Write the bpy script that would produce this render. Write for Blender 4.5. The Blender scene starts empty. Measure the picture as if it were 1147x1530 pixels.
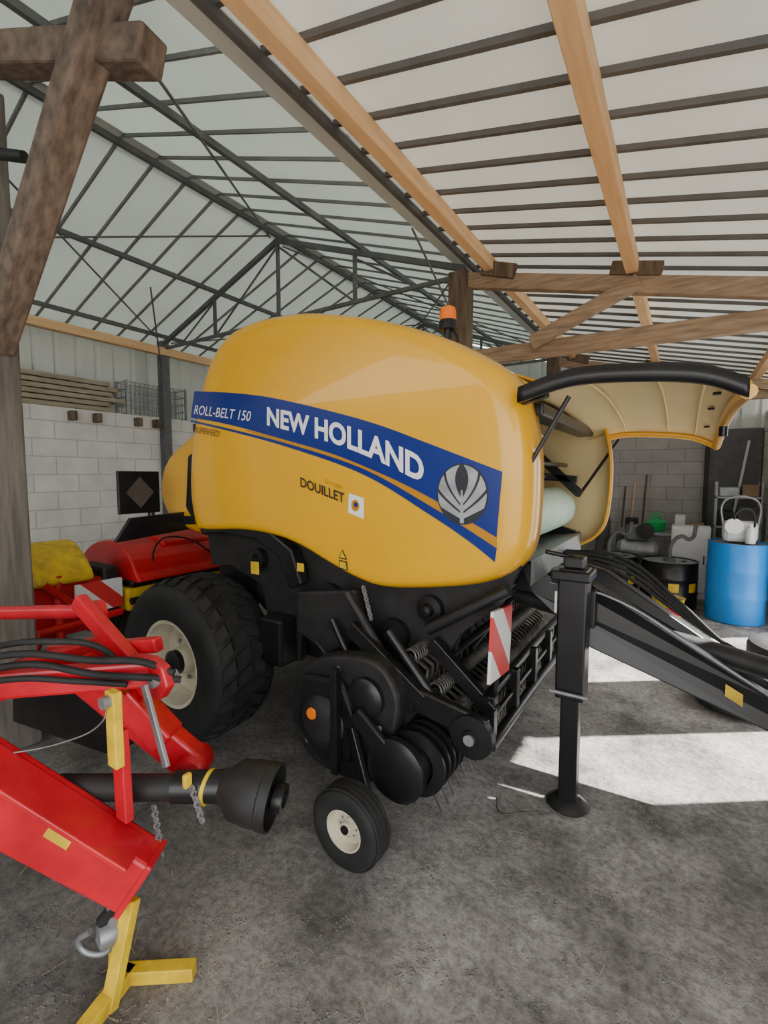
import bpy, bmesh, math, random
from mathutils import Vector, Matrix, Quaternion
random.seed(7)
S=bpy.context.scene
COL=S.collection

# ------------------------------------------------------------ materials
def new_mat(name):
    m=bpy.data.materials.new(name); m.use_nodes=True
    nt=m.node_tree; b=nt.nodes['Principled BSDF']; return m,nt,b
def N(nt,t,**k):
    n=nt.nodes.new(t)
    for a,v in k.items(): setattr(n,a,v)
    return n
def mat(name,col,rough=0.5,metal=0.0,var=0.12,scale=6.0,bump=0.0,coat=0.0,col2=None,detail=6.0,stretch=None):
    m,nt,b=new_mat(name); l=nt.links
    tc=N(nt,'ShaderNodeTexCoord'); nz=N(nt,'ShaderNodeTexNoise'); nz.inputs['Scale'].default_value=scale; nz.inputs['Detail'].default_value=detail
    if stretch:
        mp=N(nt,'ShaderNodeMapping'); mp.inputs['Scale'].default_value=stretch
        l.new(tc.outputs['Object'],mp.inputs[0]); l.new(mp.outputs[0],nz.inputs['Vector'])
    else: l.new(tc.outputs['Object'],nz.inputs['Vector'])
    r=N(nt,'ShaderNodeValToRGB'); r.color_ramp.elements[0].position=0.3; r.color_ramp.elements[1].position=0.7
    c2=col2 if col2 else tuple(max(0,x*(1-var)) for x in col); c1=col if col2 else tuple(min(1,x*(1+var)) for x in col)
    r.color_ramp.elements[0].color=(*c2,1); r.color_ramp.elements[1].color=(*c1,1)
    l.new(nz.outputs['Fac'],r.inputs[0]); l.new(r.outputs[0],b.inputs['Base Color'])
    b.inputs['Roughness'].default_value=rough; b.inputs['Metallic'].default_value=metal
    b.inputs['Coat Weight'].default_value=coat
    if bump:
        bp=N(nt,'ShaderNodeBump'); bp.inputs['Strength'].default_value=bump; bp.inputs['Distance'].default_value=0.01
        l.new(nz.outputs['Fac'],bp.inputs['Height']); l.new(bp.outputs[0],b.inputs['Normal'])
    return m
YEL=mat('yellow_paint',(0.80,0.41,0.003),0.28,var=0.03,scale=2,coat=0.4)
YEL2=mat('yellow_paint_worn',(0.82,0.55,0.02),0.5,scale=14,col2=(0.50,0.32,0.02))
GOLD=mat('gold_decal',(0.50,0.22,0.003),0.4,var=0.03)
BLUE=mat('blue_decal',(0.006,0.024,0.20),0.3,var=0.04,coat=0.2)
WHITE=mat('white_decal',(0.85,0.85,0.86),0.4,var=0.02)
SILV=mat('silver_decal',(0.34,0.35,0.37),0.35,var=0.3,scale=9)
DKG=mat('dark_grey_decal',(0.02,0.024,0.032),0.4,var=0.1)
BLK=mat('black_paint',(0.008,0.008,0.009),0.34,var=0.3,scale=8)
BLKD=mat('black_dusty',(0.013,0.0125,0.0125),0.6,var=0.5,scale=14,bump=0.15)
TINE=mat('tine_steel',(0.10,0.09,0.08),0.4,metal=0.5,var=0.4,scale=14)
RUB=mat('rubber',(0.012,0.012,0.012),0.72,var=0.5,scale=10,bump=0.2)
CREAM=mat('cream_plastic',(0.86,0.68,0.35),0.45,var=0.05,scale=3)
RIM=mat('rim_paint',(0.56,0.51,0.38),0.5,var=0.2,scale=8)
GREY=mat('galvanised_steel',(0.30,0.31,0.32),0.45,metal=0.6,var=0.2,scale=12)
STEEL=mat('truss_steel',(0.11,0.112,0.112),0.6,var=0.2,scale=8)
LSTEEL=mat('bright_steel',(0.6,0.6,0.6),0.3,metal=0.9,var=0.1)
RED=mat('red_paint',(0.68,0.010,0.026),0.34,scale=7,coat=0.25,col2=(0.44,0.008,0.018))
REDB=mat('red_paint_back',(0.52,0.010,0.015),0.4,var=0.2,scale=5)
ORG=mat('orange_lens',(0.95,0.20,0.005),0.25,var=0.05)
NET=mat('net_wrap',(0.60,0.80,0.68),0.5,var=0.1,scale=20,bump=0.1)
BLUEP=mat('blue_plastic',(0.015,0.24,0.72),0.35,var=0.1,scale=3)
GREENP=mat('green_plastic',(0.02,0.45,0.12),0.4,var=0.1)
WOODN=mat('new_timber',(0.84,0.55,0.29),0.65,scale=5,col2=(0.70,0.42,0.20),bump=0.1,stretch=(6,0.5,6))
WOODM=mat('mid_timber',(0.44,0.31,0.20),0.7,scale=5,col2=(0.22,0.15,0.09),bump=0.2,stretch=(1,4,8))
WOODO=mat('old_timber',(0.24,0.175,0.13),0.85,scale=4,col2=(0.085,0.062,0.045),bump=0.5,stretch=(3,7,3),detail=10)
WOODP=mat('post_timber',(0.20,0.14,0.09),0.85,scale=4,col2=(0.07,0.05,0.035),bump=0.4,stretch=(7,7,0.8))
WOODG=mat('grey_timber',(0.20,0.18,0.16),0.85,scale=4,col2=(0.09,0.08,0.07),bump=0.4,stretch=(7,7,0.6),detail=9)
PLANK=mat('weathered_planks',(0.40,0.35,0.25),0.8,scale=6,col2=(0.24,0.20,0.14),stretch=(6,0.6,6))
PAINTW=mat('white_plastic',(0.72,0.73,0.73),0.4,var=0.06)
CLAD=mat('cladding_paint',(0.62,0.65,0.62),0.5,var=0.06,scale=2)
RIBD=mat('rib_dark',(0.12,0.12,0.115),0.6,var=0.15)
RIBL=mat('rib_light',(0.19,0.20,0.195),0.6,var=0.15)
CARD=mat('brown_goods',(0.30,0.20,0.12),0.8,var=0.2)

def roof_mat(name,dc,tcx,fac):
    m,nt,b=new_mat(name); l=nt.links
    out=[n for n in nt.nodes if n.type=='OUTPUT_MATERIAL'][0]
    b.inputs['Roughness'].default_value=0.5
    tc=N(nt,'ShaderNodeTexCoord'); nz=N(nt,'ShaderNodeTexNoise'); nz.inputs['Scale'].default_value=1.2
    l.new(tc.outputs['Object'],nz.inputs['Vector'])
    r=N(nt,'ShaderNodeValToRGB'); r.color_ramp.elements[0].position=0.3; r.color_ramp.elements[1].position=0.7
    r.color_ramp.elements[0].color=(*[x*0.86 for x in dc],1); r.color_ramp.elements[1].color=(*dc,1)
    l.new(nz.outputs['Fac'],r.inputs[0]); l.new(r.outputs[0],b.inputs['Base Color'])
    t=N(nt,'ShaderNodeBsdfTranslucent'); t.inputs['Color'].default_value=(*tcx,1)
    mx=N(nt,'ShaderNodeMixShader'); mx.inputs[0].default_value=fac
    l.new(b.outputs[0],mx.inputs[1]); l.new(t.outputs[0],mx.inputs[2]); l.new(mx.outputs[0],out.inputs['Surface'])
    return m
ROOFW=roof_mat('roof_sheet_white',(0.76,0.76,0.73),(0.84,0.85,0.81),0.18)
ROOFG=roof_mat('roof_sheet_pale',(0.72,0.745,0.72),(0.80,0.87,0.82),0.17)

def block_mat(name,ax,c1,c2,mort):
    m,nt,b=new_mat(name); l=nt.links
    tc=N(nt,'ShaderNodeTexCoord'); sx=N(nt,'ShaderNodeSeparateXYZ'); cb=N(nt,'ShaderNodeCombineXYZ')
    l.new(tc.outputs['Object'],sx.inputs[0]); l.new(sx.outputs[ax],cb.inputs[0]); l.new(sx.outputs['Z'],cb.inputs[1])
    br=N(nt,'ShaderNodeTexBrick'); br.offset=0.5
    br.inputs['Scale'].default_value=1.0; br.inputs['Brick Width'].default_value=0.5; br.inputs['Row Height'].default_value=0.22
    br.inputs['Mortar Size'].default_value=0.008; br.inputs['Mortar Smooth'].default_value=0.4
    br.inputs['Color1'].default_value=(*c1,1); br.inputs['Color2'].default_value=(*c2,1); br.inputs['Mortar'].default_value=(*mort,1)
    l.new(cb.outputs[0],br.inputs['Vector'])
    nz=N(nt,'ShaderNodeTexNoise'); nz.inputs['Scale'].default_value=3.5; nz.inputs['Detail'].default_value=8; l.new(tc.outputs['Object'],nz.inputs['Vector'])
    mx=N(nt,'ShaderNodeMix',data_type='RGBA',blend_type='MULTIPLY'); mx.inputs['Factor'].default_value=0.4
    rp=N(nt,'ShaderNodeValToRGB'); rp.color_ramp.elements[0].color=(0.55,0.53,0.5,1); rp.color_ramp.elements[0].position=0.3; rp.color_ramp.elements[1].position=0.65
    l.new(nz.outputs['Fac'],rp.inputs[0]); l.new(br.outputs['Color'],mx.inputs['A']); l.new(rp.outputs[0],mx.inputs['B'])
    l.new(mx.outputs['Result'],b.inputs['Base Color']); b.inputs['Roughness'].default_value=0.9
    bp=N(nt,'ShaderNodeBump'); bp.inputs['Strength'].default_value=0.5; bp.inputs['Distance'].default_value=0.01; bp.invert=True
    l.new(br.outputs['Fac'],bp.inputs['Height']); l.new(bp.outputs[0],b.inputs['Normal'])
    return m
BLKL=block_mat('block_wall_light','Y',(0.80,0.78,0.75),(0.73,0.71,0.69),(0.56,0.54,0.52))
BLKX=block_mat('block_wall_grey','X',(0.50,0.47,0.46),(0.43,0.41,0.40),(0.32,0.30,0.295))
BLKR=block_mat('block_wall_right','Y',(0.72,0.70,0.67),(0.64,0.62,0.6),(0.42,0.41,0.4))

def floor_mat():
    m,nt,b=new_mat('rough_concrete_floor'); l=nt.links
    tc=N(nt,'ShaderNodeTexCoord')
    def noise(sc,det,ro=0.6):
        n=N(nt,'ShaderNodeTexNoise'); n.inputs['Scale'].default_value=sc; n.inputs['Detail'].default_value=det; n.inputs['Roughness'].default_value=ro
        l.new(tc.outputs['Object'],n.inputs['Vector']); return n
    a=noise(1.6,10,0.7); r=N(nt,'ShaderNodeValToRGB'); e=r.color_ramp.elements
    e[0].position=0.38; e[0].color=(0.15,0.138,0.128,1); e[1].position=0.60; e[1].color=(0.50,0.475,0.45,1)
    l.new(a.outputs['Fac'],r.inputs[0])
    v=N(nt,'ShaderNodeTexVoronoi'); v.inputs['Scale'].default_value=58; l.new(tc.outputs['Object'],v.inputs['Vector'])
    r2=N(nt,'ShaderNodeValToRGB'); e=r2.color_ramp.elements; e[0].position=0.14; e[0].color=(1,1,1,1); e[1].position=0.32; e[1].color=(0,0,0,1)
    l.new(v.outputs['Distance'],r2.inputs[0])
    c=noise(6,6,0.7); r3=N(nt,'ShaderNodeValToRGB'); r3.color_ramp.elements[0].position=0.50; r3.color_ramp.elements[1].position=0.60
    l.new(c.outputs['Fac'],r3.inputs[0])
    mm=N(nt,'ShaderNodeMath',operation='MULTIPLY'); l.new(r2.outputs[0],mm.inputs[0]); l.new(r3.outputs[0],mm.inputs[1])
    m2=N(nt,'ShaderNodeMath',operation='MULTIPLY'); l.new(mm.outputs[0],m2.inputs[0]); m2.inputs[1].default_value=0.7
    mx=N(nt,'ShaderNodeMix',data_type='RGBA'); l.new(m2.outputs[0],mx.inputs['Factor']); l.new(r.outputs[0],mx.inputs['A']); mx.inputs['B'].default_value=(0.58,0.56,0.53,1)
    d=noise(30,7,0.75); r4=N(nt,'ShaderNodeValToRGB'); r4.color_ramp.elements[0].position=0.38; r4.color_ramp.elements[0].color=(0.28,0.27,0.26,1); r4.color_ramp.elements[1].position=0.58
    l.new(d.outputs['Fac'],r4.inputs[0])
    my=N(nt,'ShaderNodeMix',data_type='RGBA',blend_type='MULTIPLY'); my.inputs['Factor'].default_value=0.65
    l.new(mx.outputs['Result'],my.inputs['A']); l.new(r4.outputs[0],my.inputs['B'])
    # shade of the left side painted into the floor colour (world X)
    sx=N(nt,'ShaderNodeSeparateXYZ'); l.new(tc.outputs['Object'],sx.inputs[0])
    ng=noise(1.0,5); 
    ad0=N(nt,'ShaderNodeMath',operation='MULTIPLY_ADD'); l.new(ng.outputs['Fac'],ad0.inputs[0]); ad0.inputs[1].default_value=1.6; l.new(sx.outputs['X'],ad0.inputs[2])
    mr=N(nt,'ShaderNodeMapRange'); mr.inputs['From Min'].default_value=-1.0; mr.inputs['From Max'].default_value=0.3; mr.inputs['To Min'].default_value=0.55; mr.inputs['To Max'].default_value=1.0
    l.new(ad0.outputs[0],mr.inputs['Value'])
    mz=N(nt,'ShaderNodeMix',data_type='RGBA',blend_type='MULTIPLY'); mz.inputs['Factor'].default_value=1.0
    l.new(my.outputs['Result'],mz.inputs['A']); l.new(mr.outputs['Result'],mz.inputs['B']); l.new(mz.outputs['Result'],b.inputs['Base Color'])
    b.inputs['Roughness'].default_value=0.80
    ad=N(nt,'ShaderNodeMath',operation='ADD'); l.new(d.outputs['Fac'],ad.inputs[0]); l.new(mm.outputs[0],ad.inputs[1])
    bp=N(nt,'ShaderNodeBump'); bp.inputs['Strength'].default_value=0.7; bp.inputs['Distance'].default_value=0.018
    l.new(ad.outputs[0],bp.inputs['Height']); l.new(bp.outputs[0],b.inputs['Normal'])
    return m
FLOOR=floor_mat()
def stripe_mat(name,axis,freq):
    m,nt,b=new_mat(name); l=nt.links
    tc=N(nt,'ShaderNodeTexCoord'); sx=N(nt,'ShaderNodeSeparateXYZ'); l.new(tc.outputs['Object'],sx.inputs[0])
    ad=N(nt,'ShaderNodeMath',operation='ADD'); l.new(sx.outputs[axis],ad.inputs[0]); l.new(sx.outputs['Z'],ad.inputs[1])
    mu=N(nt,'ShaderNodeMath',operation='MULTIPLY'); l.new(ad.outputs[0],mu.inputs[0]); mu.inputs[1].default_value=freq
    fr=N(nt,'ShaderNodeMath',operation='FRACT'); l.new(mu.outputs[0],fr.inputs[0])
    gt=N(nt,'ShaderNodeMath',operation='GREATER_THAN'); l.new(fr.outputs[0],gt.inputs[0]); gt.inputs[1].default_value=0.5
    mx=N(nt,'ShaderNodeMix',data_type='RGBA'); l.new(gt.outputs[0],mx.inputs['Factor']); mx.inputs['A'].default_value=(0.75,0.75,0.75,1); mx.inputs['B'].default_value=(0.65,0.04,0.04,1)
    l.new(mx.outputs['Result'],b.inputs['Base Color']); b.inputs['Roughness'].default_value=0.4
    return m
STRIPE=stripe_mat('hazard_stripes','Y',3.2)

# ------------------------------------------------------------ mesh helpers
def empty(name,loc=(0,0,0)):
    o=bpy.data.objects.new(name,None); COL.objects.link(o); o.empty_display_size=0.1; return o
def mk(name,verts,faces,mt,parent=None,smooth=False,mats=None,midx=None):
    me=bpy.data.meshes.new(name); me.from_pydata([tuple(v) for v in verts],[],faces)
    for x in (mats or [mt]): me.materials.append(x)
    if midx:
        for p,i in zip(me.polygons,midx): p.material_index=i
    if smooth:
        for p in me.polygons: p.use_smooth=True
    me.update()
    bm=bmesh.new(); bm.from_mesh(me); bmesh.ops.recalc_face_normals(bm,faces=bm.faces); bm.to_mesh(me); bm.free()
    o=bpy.data.objects.new(name,me); COL.objects.link(o)
    if parent: o.parent=parent
    return o
def bevel(o,w,seg=2):
    m=o.modifiers.new('bevel','BEVEL'); m.width=w; m.segments=seg; m.limit_method='ANGLE'; m.angle_limit=math.radians(40); return o
BF=[(0,1,3,2),(4,6,7,5),(0,4,5,1),(2,3,7,6),(0,2,6,4),(1,5,7,3)]
def boxverts(c,s,R=None):
    vs=[]
    for x in(-.5,.5):
        for y in(-.5,.5):
            for z in(-.5,.5):
                v=Vector((x*s[0],y*s[1],z*s[2]))
                if R: v=R@v
                vs.append(v+Vector(c))
    return vs
def box(name,lo,hi,mt,parent=None,bv=0.006):
    c=[(a+b)/2 for a,b in zip(lo,hi)]; s=[abs(b-a) for a,b in zip(lo,hi)]
    o=mk(name,boxverts(c,s),BF,mt,parent)
    if bv: bevel(o,bv)
    return o
def frameR(d,up=Vector((0,0,1))):
    d=d.normalized()
    if abs(d.dot(up))>0.98: up=Vector((0,1,0))
    y=up.cross(d).normalized(); z=d.cross(y)
    return Matrix((d,y,z)).transposed()
def beam(name,p1,p2,w,hh,mt,parent=None,bv=0.005,w2=None,h2=None):
    """rectangular beam p1->p2: w horizontal, hh vertical size; optional taper"""
    p1=Vector(p1);p2=Vector(p2); R=frameR(p2-p1); L=(p2-p1).length
    w2=w2 or w; h2=h2 or hh; vs=[]
    for (x,ww,h) in((0,w,hh),(L,w2,h2)):
        for y in(-.5,.5):
            for z in(-.5,.5): vs.append(R@Vector((x,y*ww,z*h))+p1)
    o=mk(name,vs,BF,mt,parent)
    if bv: bevel(o,bv)
    return o
def lathe(name,prof,c,axis,mt,parent=None,seg=48,smooth=True,mats=None,split=None,cap=True):
    """prof: list of (radius, offset along axis)"""
    q=Vector((0,0,1)).rotation_difference(Vector(axis).normalized()); c=Vector(c)
    vs=[];fs=[];mi=[];n=len(prof)
    for r,a in prof:
        for i in range(seg):
            t=2*math.pi*i/seg; vs.append(q@Vector((r*math.cos(t),r*math.sin(t),a))+c)
    for k in range(n-1):
        for i in range(seg):
            j=(i+1)%seg; fs.append((k*seg+i,k*seg+j,(k+1)*seg+j,(k+1)*seg+i)); mi.append(split[k] if split else 0)
    if cap and prof[0][0]>1e-2: fs.append(tuple(range(seg))[::-1]); mi.append(split[0] if split else 0)
    if cap and prof[-1][0]>1e-2: fs.append(tuple((n-1)*seg+i for i in range(seg))); mi.append(split[-1] if split else 0)
    o=mk(name,vs,fs,mt,parent,smooth,mats,mi)
    if smooth:
        try: o.data.set_sharp_from_angle(angle=math.radians(38))
        except Exception: pass
    return o
def rod(name,p1,p2,r,mt,parent=None,r2=None,seg=16):
    p1=Vector(p1);p2=Vector(p2); L=(p2-p1).length
    return lathe(name,[(0,0),(r,0),(r2 or r,L),(0,L)],p1,p2-p1,mt,parent,seg)
def to_mesh_obj(tmp,name,mt,parent):
    bpy.context.view_layer.update()
    dg=bpy.context.evaluated_depsgraph_get(); me=bpy.data.meshes.new_from_object(tmp.evaluated_get(dg))
    bpy.data.objects.remove(tmp,do_unlink=True)
    me.materials.clear(); me.materials.append(mt)
    o=bpy.data.objects.new(name,me); COL.objects.link(o)
    if parent: o.parent=parent
    return o
def tube(name,pts,r,mt,parent=None,cyc=False,smooth=True):
    cu=bpy.data.curves.new(name,'CURVE'); cu.dimensions='3D'; cu.bevel_depth=r; cu.bevel_resolution=3; cu.resolution_u=8; cu.use_fill_caps=True
    sp=cu.splines.new('BEZIER'); sp.bezier_points.add(len(pts)-1); sp.use_cyclic_u=cyc
    for b,p in zip(sp.bezier_points,pts):
        b.co=p; b.handle_left_type=b.handle_right_type='AUTO' if smooth else 'VECTOR'
    t=bpy.data.objects.new('tmp',cu); COL.objects.link(t)
    o=to_mesh_obj(t,name,mt,parent)
    for p in o.data.polygons: p.use_smooth=True
    return o
def prism(name,pts,y0,y1,mt,parent=None,bv=0.006,seg=2):
    """polygon of (x,z) extruded in y"""
    n=len(pts); vs=[(x,y0,z) for x,z in pts]+[(x,y1,z) for x,z in pts]
    fs=[tuple(range(n)),tuple(range(n,2*n))[::-1]]+[(i,(i+1)%n,n+(i+1)%n,n+i) for i in range(n)]
    o=mk(name,vs,fs,mt,parent)
    if bv: bevel(o,bv,seg)
    return o
def multi(name,parts,mt,parent=None,smooth=False):
    vs=[];fs=[]
    for v,f in parts:
        o=len(vs); vs+=v; fs+=[tuple(i+o for i in q) for q in f]
    return mk(name,vs,fs,mt,parent,smooth)
def catmull(pts,per=6,closed=True):
    n=len(pts); out=[]
    for i in range(n if closed else n-1):
        g=lambda k: pts[k%n] if closed else pts[max(0,min(n-1,k))]
        p0,p1,p2,p3=g(i-1),g(i),g(i+1),g(i+2)
        for j in range(per):
            t=j/per
            out.append(tuple(0.5*((2*p1[k])+(-p0[k]+p2[k])*t+(2*p0[k]-5*p1[k]+4*p2[k]-p3[k])*t*t+(-p0[k]+3*p1[k]-3*p2[k]+p3[k])*t**3) for k in range(2)))
    if not closed: out.append(tuple(pts[-1]))
    return out
def interp(pts,x):
    for a,b in zip(pts,pts[1:]):
        if a[0]<=x<=b[0]: return a[1]+(b[1]-a[1])*(x-a[0])/(b[0]-a[0])
    return pts[0][1] if x<pts[0][0] else pts[-1][1]

# ------------------------------------------------------------ camera
cam=bpy.data.cameras.new('camera'); camo=bpy.data.objects.new('camera',cam); COL.objects.link(camo); S.camera=camo
cam.sensor_fit='VERTICAL'; cam.sensor_height=24; cam.sensor_width=18; cam.lens=24*700/1530
al=math.atan(447/700); pitch=math.atan(55/700)
fw=Vector((-math.sin(al)*math.cos(pitch),math.cos(al)*math.cos(pitch),-math.sin(pitch)))
camo.location=(0,0,1.75); camo.rotation_euler=fw.to_track_quat('-Z','Y').to_euler(); cam.clip_start=0.05

# ------------------------------------------------------------ building shell
Y0,Y1=-3.0,9.6
FL=mk('floor',[(-25,-25,0),(25,-25,0),(25,25,0),(-25,25,0)],[(0,1,2,3)],FLOOR)
def slope(name,xa,za,xb,zb,mt):
    t=0.004; vs=[]
    for (x,z) in((xa,za),(xb,zb)):
        for y in (Y0,Y1+0.3): vs+= [Vector((x,y,z)),Vector((x,y,z+t))]
    return mk(name,vs,[(0,2,6,4),(1,5,7,3),(0,4,5,1),(2,3,7,6),(0,1,3,2),(4,6,7,5)],mt)
def ribs(name,xa,za,xb,zb,step,w,hh,mt,parent,y0=None):
    parts=[]; y=Y0+0.1 if y0 is None else y0
    while y<Y1+0.2:
        vs=[]
        for (x,z) in((xa,za),(xb,zb)):
            vs+=[Vector((x,y-w*.7,z-0.001)),Vector((x,y-w*.35,z-hh)),Vector((x,y+w*.35,z-hh)),Vector((x,y+w*.7,z-0.001))]
        parts.append((vs,[(0,1,5,4),(1,2,6,5),(2,3,7,6)])); y+=step
    return multi(name,parts,mt,parent)
c1=slope('ceiling',-4.18,4.66,-7.1,3.615,ROOFG); ribs('ribs',-4.18,4.66,-7.1,3.615,0.33,0.024,0.022,RIBL,c1)
c2=slope('ceiling',-4.18,4.66,-1.72,3.80,ROOFG); ribs('ribs',-4.18,4.66,-1.72,3.80,0.33,0.024,0.022,RIBL,c2)
c3=slope('ceiling',-1.98,3.80,1.6,2.95,ROOFW); ribs('ribs',-1.75,3.745,1.6,2.95,0.27,0.036,0.022,RIBD,c3)
box('trim_ridge',(-4.26,Y0,4.645),(-4.10,Y1+.3,4.70),CLAD,bv=0)
# walls
box('wall_left',(-7.0,Y0,0),(-6.6,Y1,2.6),BLKL,bv=0)
def cladding(name,p0,p1,z0,z1a,z1b,step=0.25):
    p0=Vector(p0);p1=Vector(p1); L=(p1-p0).length; d=(p1-p0)/L; n=Vector((-d.y,d.x,0)); vs=[];fs=[]
    s=0
    prof=[]
    while s<L:
        prof+=[(s,0),(min(L,s+step*.7),0),(min(L,s+step*.8),0.03),(min(L,s+step*.9),0.03)]; s+=step
    prof.append((L,0))
    for s,o in prof:
        q=p0+d*s+n*o; zt=z1a+(z1b-z1a)*s/L
        vs+=[(q.x,q.y,z0),(q.x,q.y,zt)]
    for i in range(len(prof)-1): fs.append((2*i,2*i+2,2*i+3,2*i+1))
    return mk(name,vs,fs,CLAD)
cladding('wall_left_cladding',(-6.94,Y0,0),(-6.94,Y1,0),2.605,3.66,3.66)
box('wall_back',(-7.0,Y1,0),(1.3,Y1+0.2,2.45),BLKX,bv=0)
cladding('wall_back_cladding',(-7.0,Y1+.05,0),(-4.18,Y1+.05,0),2.455,3.64,4.6)
cladding('wall_back_cladding',(-4.18,Y1+.05,0),(-1.75,Y1+.05,0),2.455,4.6,3.75)
cladding('wall_back_cladding',(-1.75,Y1+.05,0),(1.3,Y1+.05,0),2.455,3.7,3.0)
box('wall_right',(1.04,6.7,0),(1.24,Y1,2.75),BLKR,bv=0)
box('wall_right_near',(1.45,0.8,0),(1.6,3.85,2.9),BLKR,bv=0)
box('wall_right_mid_light_blocker',(1.45,4.75,0),(1.6,5.65,2.9),BLKR,bv=0)  # out-of-view wall added to narrow the opening and break up the sun patches
box('wall_front_light_blocker',(-7.0,-3.2,0),(-1.6,-3.0,3.6),BLKX,bv=0)  # unseen wall added behind the camera to darken the left side

# steel structure
st=empty('steel_roof_frame')
def ibeam(n,a,b,w,h,m=STEEL): return beam(n,a,b,w,h,m,st,bv=0)
for i,(x,z) in enumerate([(-4.18,4.58),(-3.05,4.20),(-5.35,4.18),(-6.5,3.77)]):
    ibeam('purlin_%d'%i,(x,Y0+.05,z),(x,Y1,z),0.038,0.05)
ibeam('gutter_beam',(-1.76,Y0+.05,3.70),(-1.76,Y1,3.70),0.035,0.045)
for k,y in enumerate((0.6,4.2,7.9)):
    ibeam('rafter_l%d'%k,(-6.6,y,3.64),(-4.18,y,4.52),0.045,0.055)
    ibeam('rafter_r%d'%k,(-4.18,y,4.52),(-1.8,y,3.66),0.045,0.055)
    ibeam('tie_%d'%k,(-6.6,y,3.60),(-1.8,y,3.60),0.03,0.04)
    zt=lambda x: 4.5-0.364*abs(x+4.18)
    for j,x in enumerate((-5.35,-4.18,-3.05)): ibeam('web_%d_%d'%(k,j),(x,y,3.6),(x,y,zt(x)),0.035,0.035)
    for j,(a,b) in enumerate(((-5.35,-4.18),(-3.05,-4.18))):
        rod('diag_%d_%d'%(k,j),(a,y,3.6),(b,y,4.46),0.013,STEEL,st,seg=8)
    for j,(a,b) in enumerate(((-6.1,-5.35),(-2.3,-3.05))):
        rod('diag2_%d_%d'%(k,j),(a,y,3.6),(b,y,4.05),0.012,STEEL,st,seg=8)
    if k: box('column_left_%d'%k,(-6.6,y-.06,0),(-6.48,y+.06,3.7),STEEL,st,0.004)
for k,(a,b) in enumerate((((-6.5,0.7,3.72),(-4.2,4.1,4.54)),((-4.2,0.7,4.52),(-6.5,4.1,3.72)),((-6.5,4.3,3.7),(-4.2,7.8,4.5)),((-4.2,4.3,4.5),(-1.9,7.8,3.7)),((-1.9,4.3,3.7),(-4.2,7.8,4.5)),((-1.9,0.7,3.72),(-4.2,4.1,4.52)),((-6.5,4.15,3.2),(-5.5,3.4,4.0)),((-1.85,4.1,3.2),(-1.85,3.3,3.65)))):
    rod('wind_brace_%d'%k,a,b,0.010,STEEL,st,seg=6)

# timber structure
tf=empty('timber_roof_frame')
ZR=lambda x: 3.745-0.237*(x+1.75)
def yb(n,x,w,h,m): 
    z=ZR(x)-0.03-h/2
    return beam(n,(x,Y0+.05,z),(x,Y1,z),w,h,m,tf)
yb('purlin_a',-1.53,0.08,0.11,WOODN); yb('purlin_b',-0.40,0.085,0.11,WOODN); yb('purlin_c',0.75,0.085,0.11,WOODN)
for k,y in enumerate((4.2,7.9)):
    beam('rafter_%d'%k,(-1.85,y,3.56),(1.45,y,2.78),0.09,0.13,WOODM,tf)
    beam('tie_%d'%k,(-1.85,y+.07,2.85),(1.4,y+.07,2.82),0.07,0.14,WOODM,tf)
    beam('brace_%d'%k,(-1.15,y-.05,2.88),(-0.35,y-.05,3.22),0.07,0.11,WOODM,tf)
    box('post_%d'%k,(-1.92,y-.09,0),(-1.74,y+.09,3.62),WOODP,tf)
    beam('rafter_clamp_%d'%k,(-1.6,y-.06,3.6),(-1.3,y-.06,3.5),0.05,0.12,WOODP,tf)
    beam('cleat_%d'%k,(-0.55,y-.03,3.36),(-0.2,y-.03,3.28),0.08,0.1,WOODP,tf)
beam('wall_plate',(-6.5,Y0+.05,3.55),(-6.5,Y1,3.55),0.10,0.11,WOODN,tf)
fp=empty('timber_post_braced')
box('post',(-3.76,1.02,0),(-3.49,1.29,4.0),WOODG,fp,0.015)
beam('brace',(-3.50,1.17,2.52),(-2.14,1.20,3.86),0.15,0.17,WOODO,fp,0.018)
beam('head_beam',(-4.2,0.95,4.28),(-2.02,1.30,3.58),0.14,0.15,WOODO,fp,0.015)
rod('iron_pipe',(-3.48,1.02,3.55),(-3.05,1.2,3.45),0.03,BLKD,fp)

# planks and cage on the left wall
pk=empty('timber_plank_stack')
z=2.6
for r in range(6):
    for q in range(3):
        box('plank_%d_%d'%(r,q),(-6.89+q*.1,1.6+random.uniform(-.1,.1),z+.005),(-6.80+q*.1,3.55+random.uniform(-.15,.1),z+0.06),PLANK,pk,0.003)
    z+=0.068
cg=empty('wire_mesh_crate')
parts=[]
def rb(a,b,t=0.008):
    a=Vector(a);b=Vector(b);R=frameR(b-a);L=(b-a).length
    parts.append(([R@Vector((x,y*t,zz*t))+a for x in(0,L) for y in(-1,1) for zz in(-1,1)],BF))
for i in range(15):
    y=3.68+i*0.066; rb((-6.62,y,2.62),(-6.62,y,3.06),0.004); rb((-6.88,y,2.62),(-6.88,y,3.06),0.004)
for zz in (2.62,2.73,2.84,2.95,3.06):
    for x in (-6.62,-6.88): rb((x,3.68,zz),(x,4.6,zz),0.005)
    for y in (3.68,4.6): rb((-6.88,y,zz),(-6.62,y,zz),0.006)
for x in (-6.62,-6.88):
    for y in (3.68,4.6): rb((x,y,2.605),(x,y,3.08),0.014)
multi('wire_mesh',parts,GREY,cg)
je=empty('joist_ends')
for i,y in enumerate((2.9,3.2,3.75,4.02,4.7)): box('joist_%d'%i,(-6.6,y,2.44),(-6.48,y+.07,2.56),WOODP,je)

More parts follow.
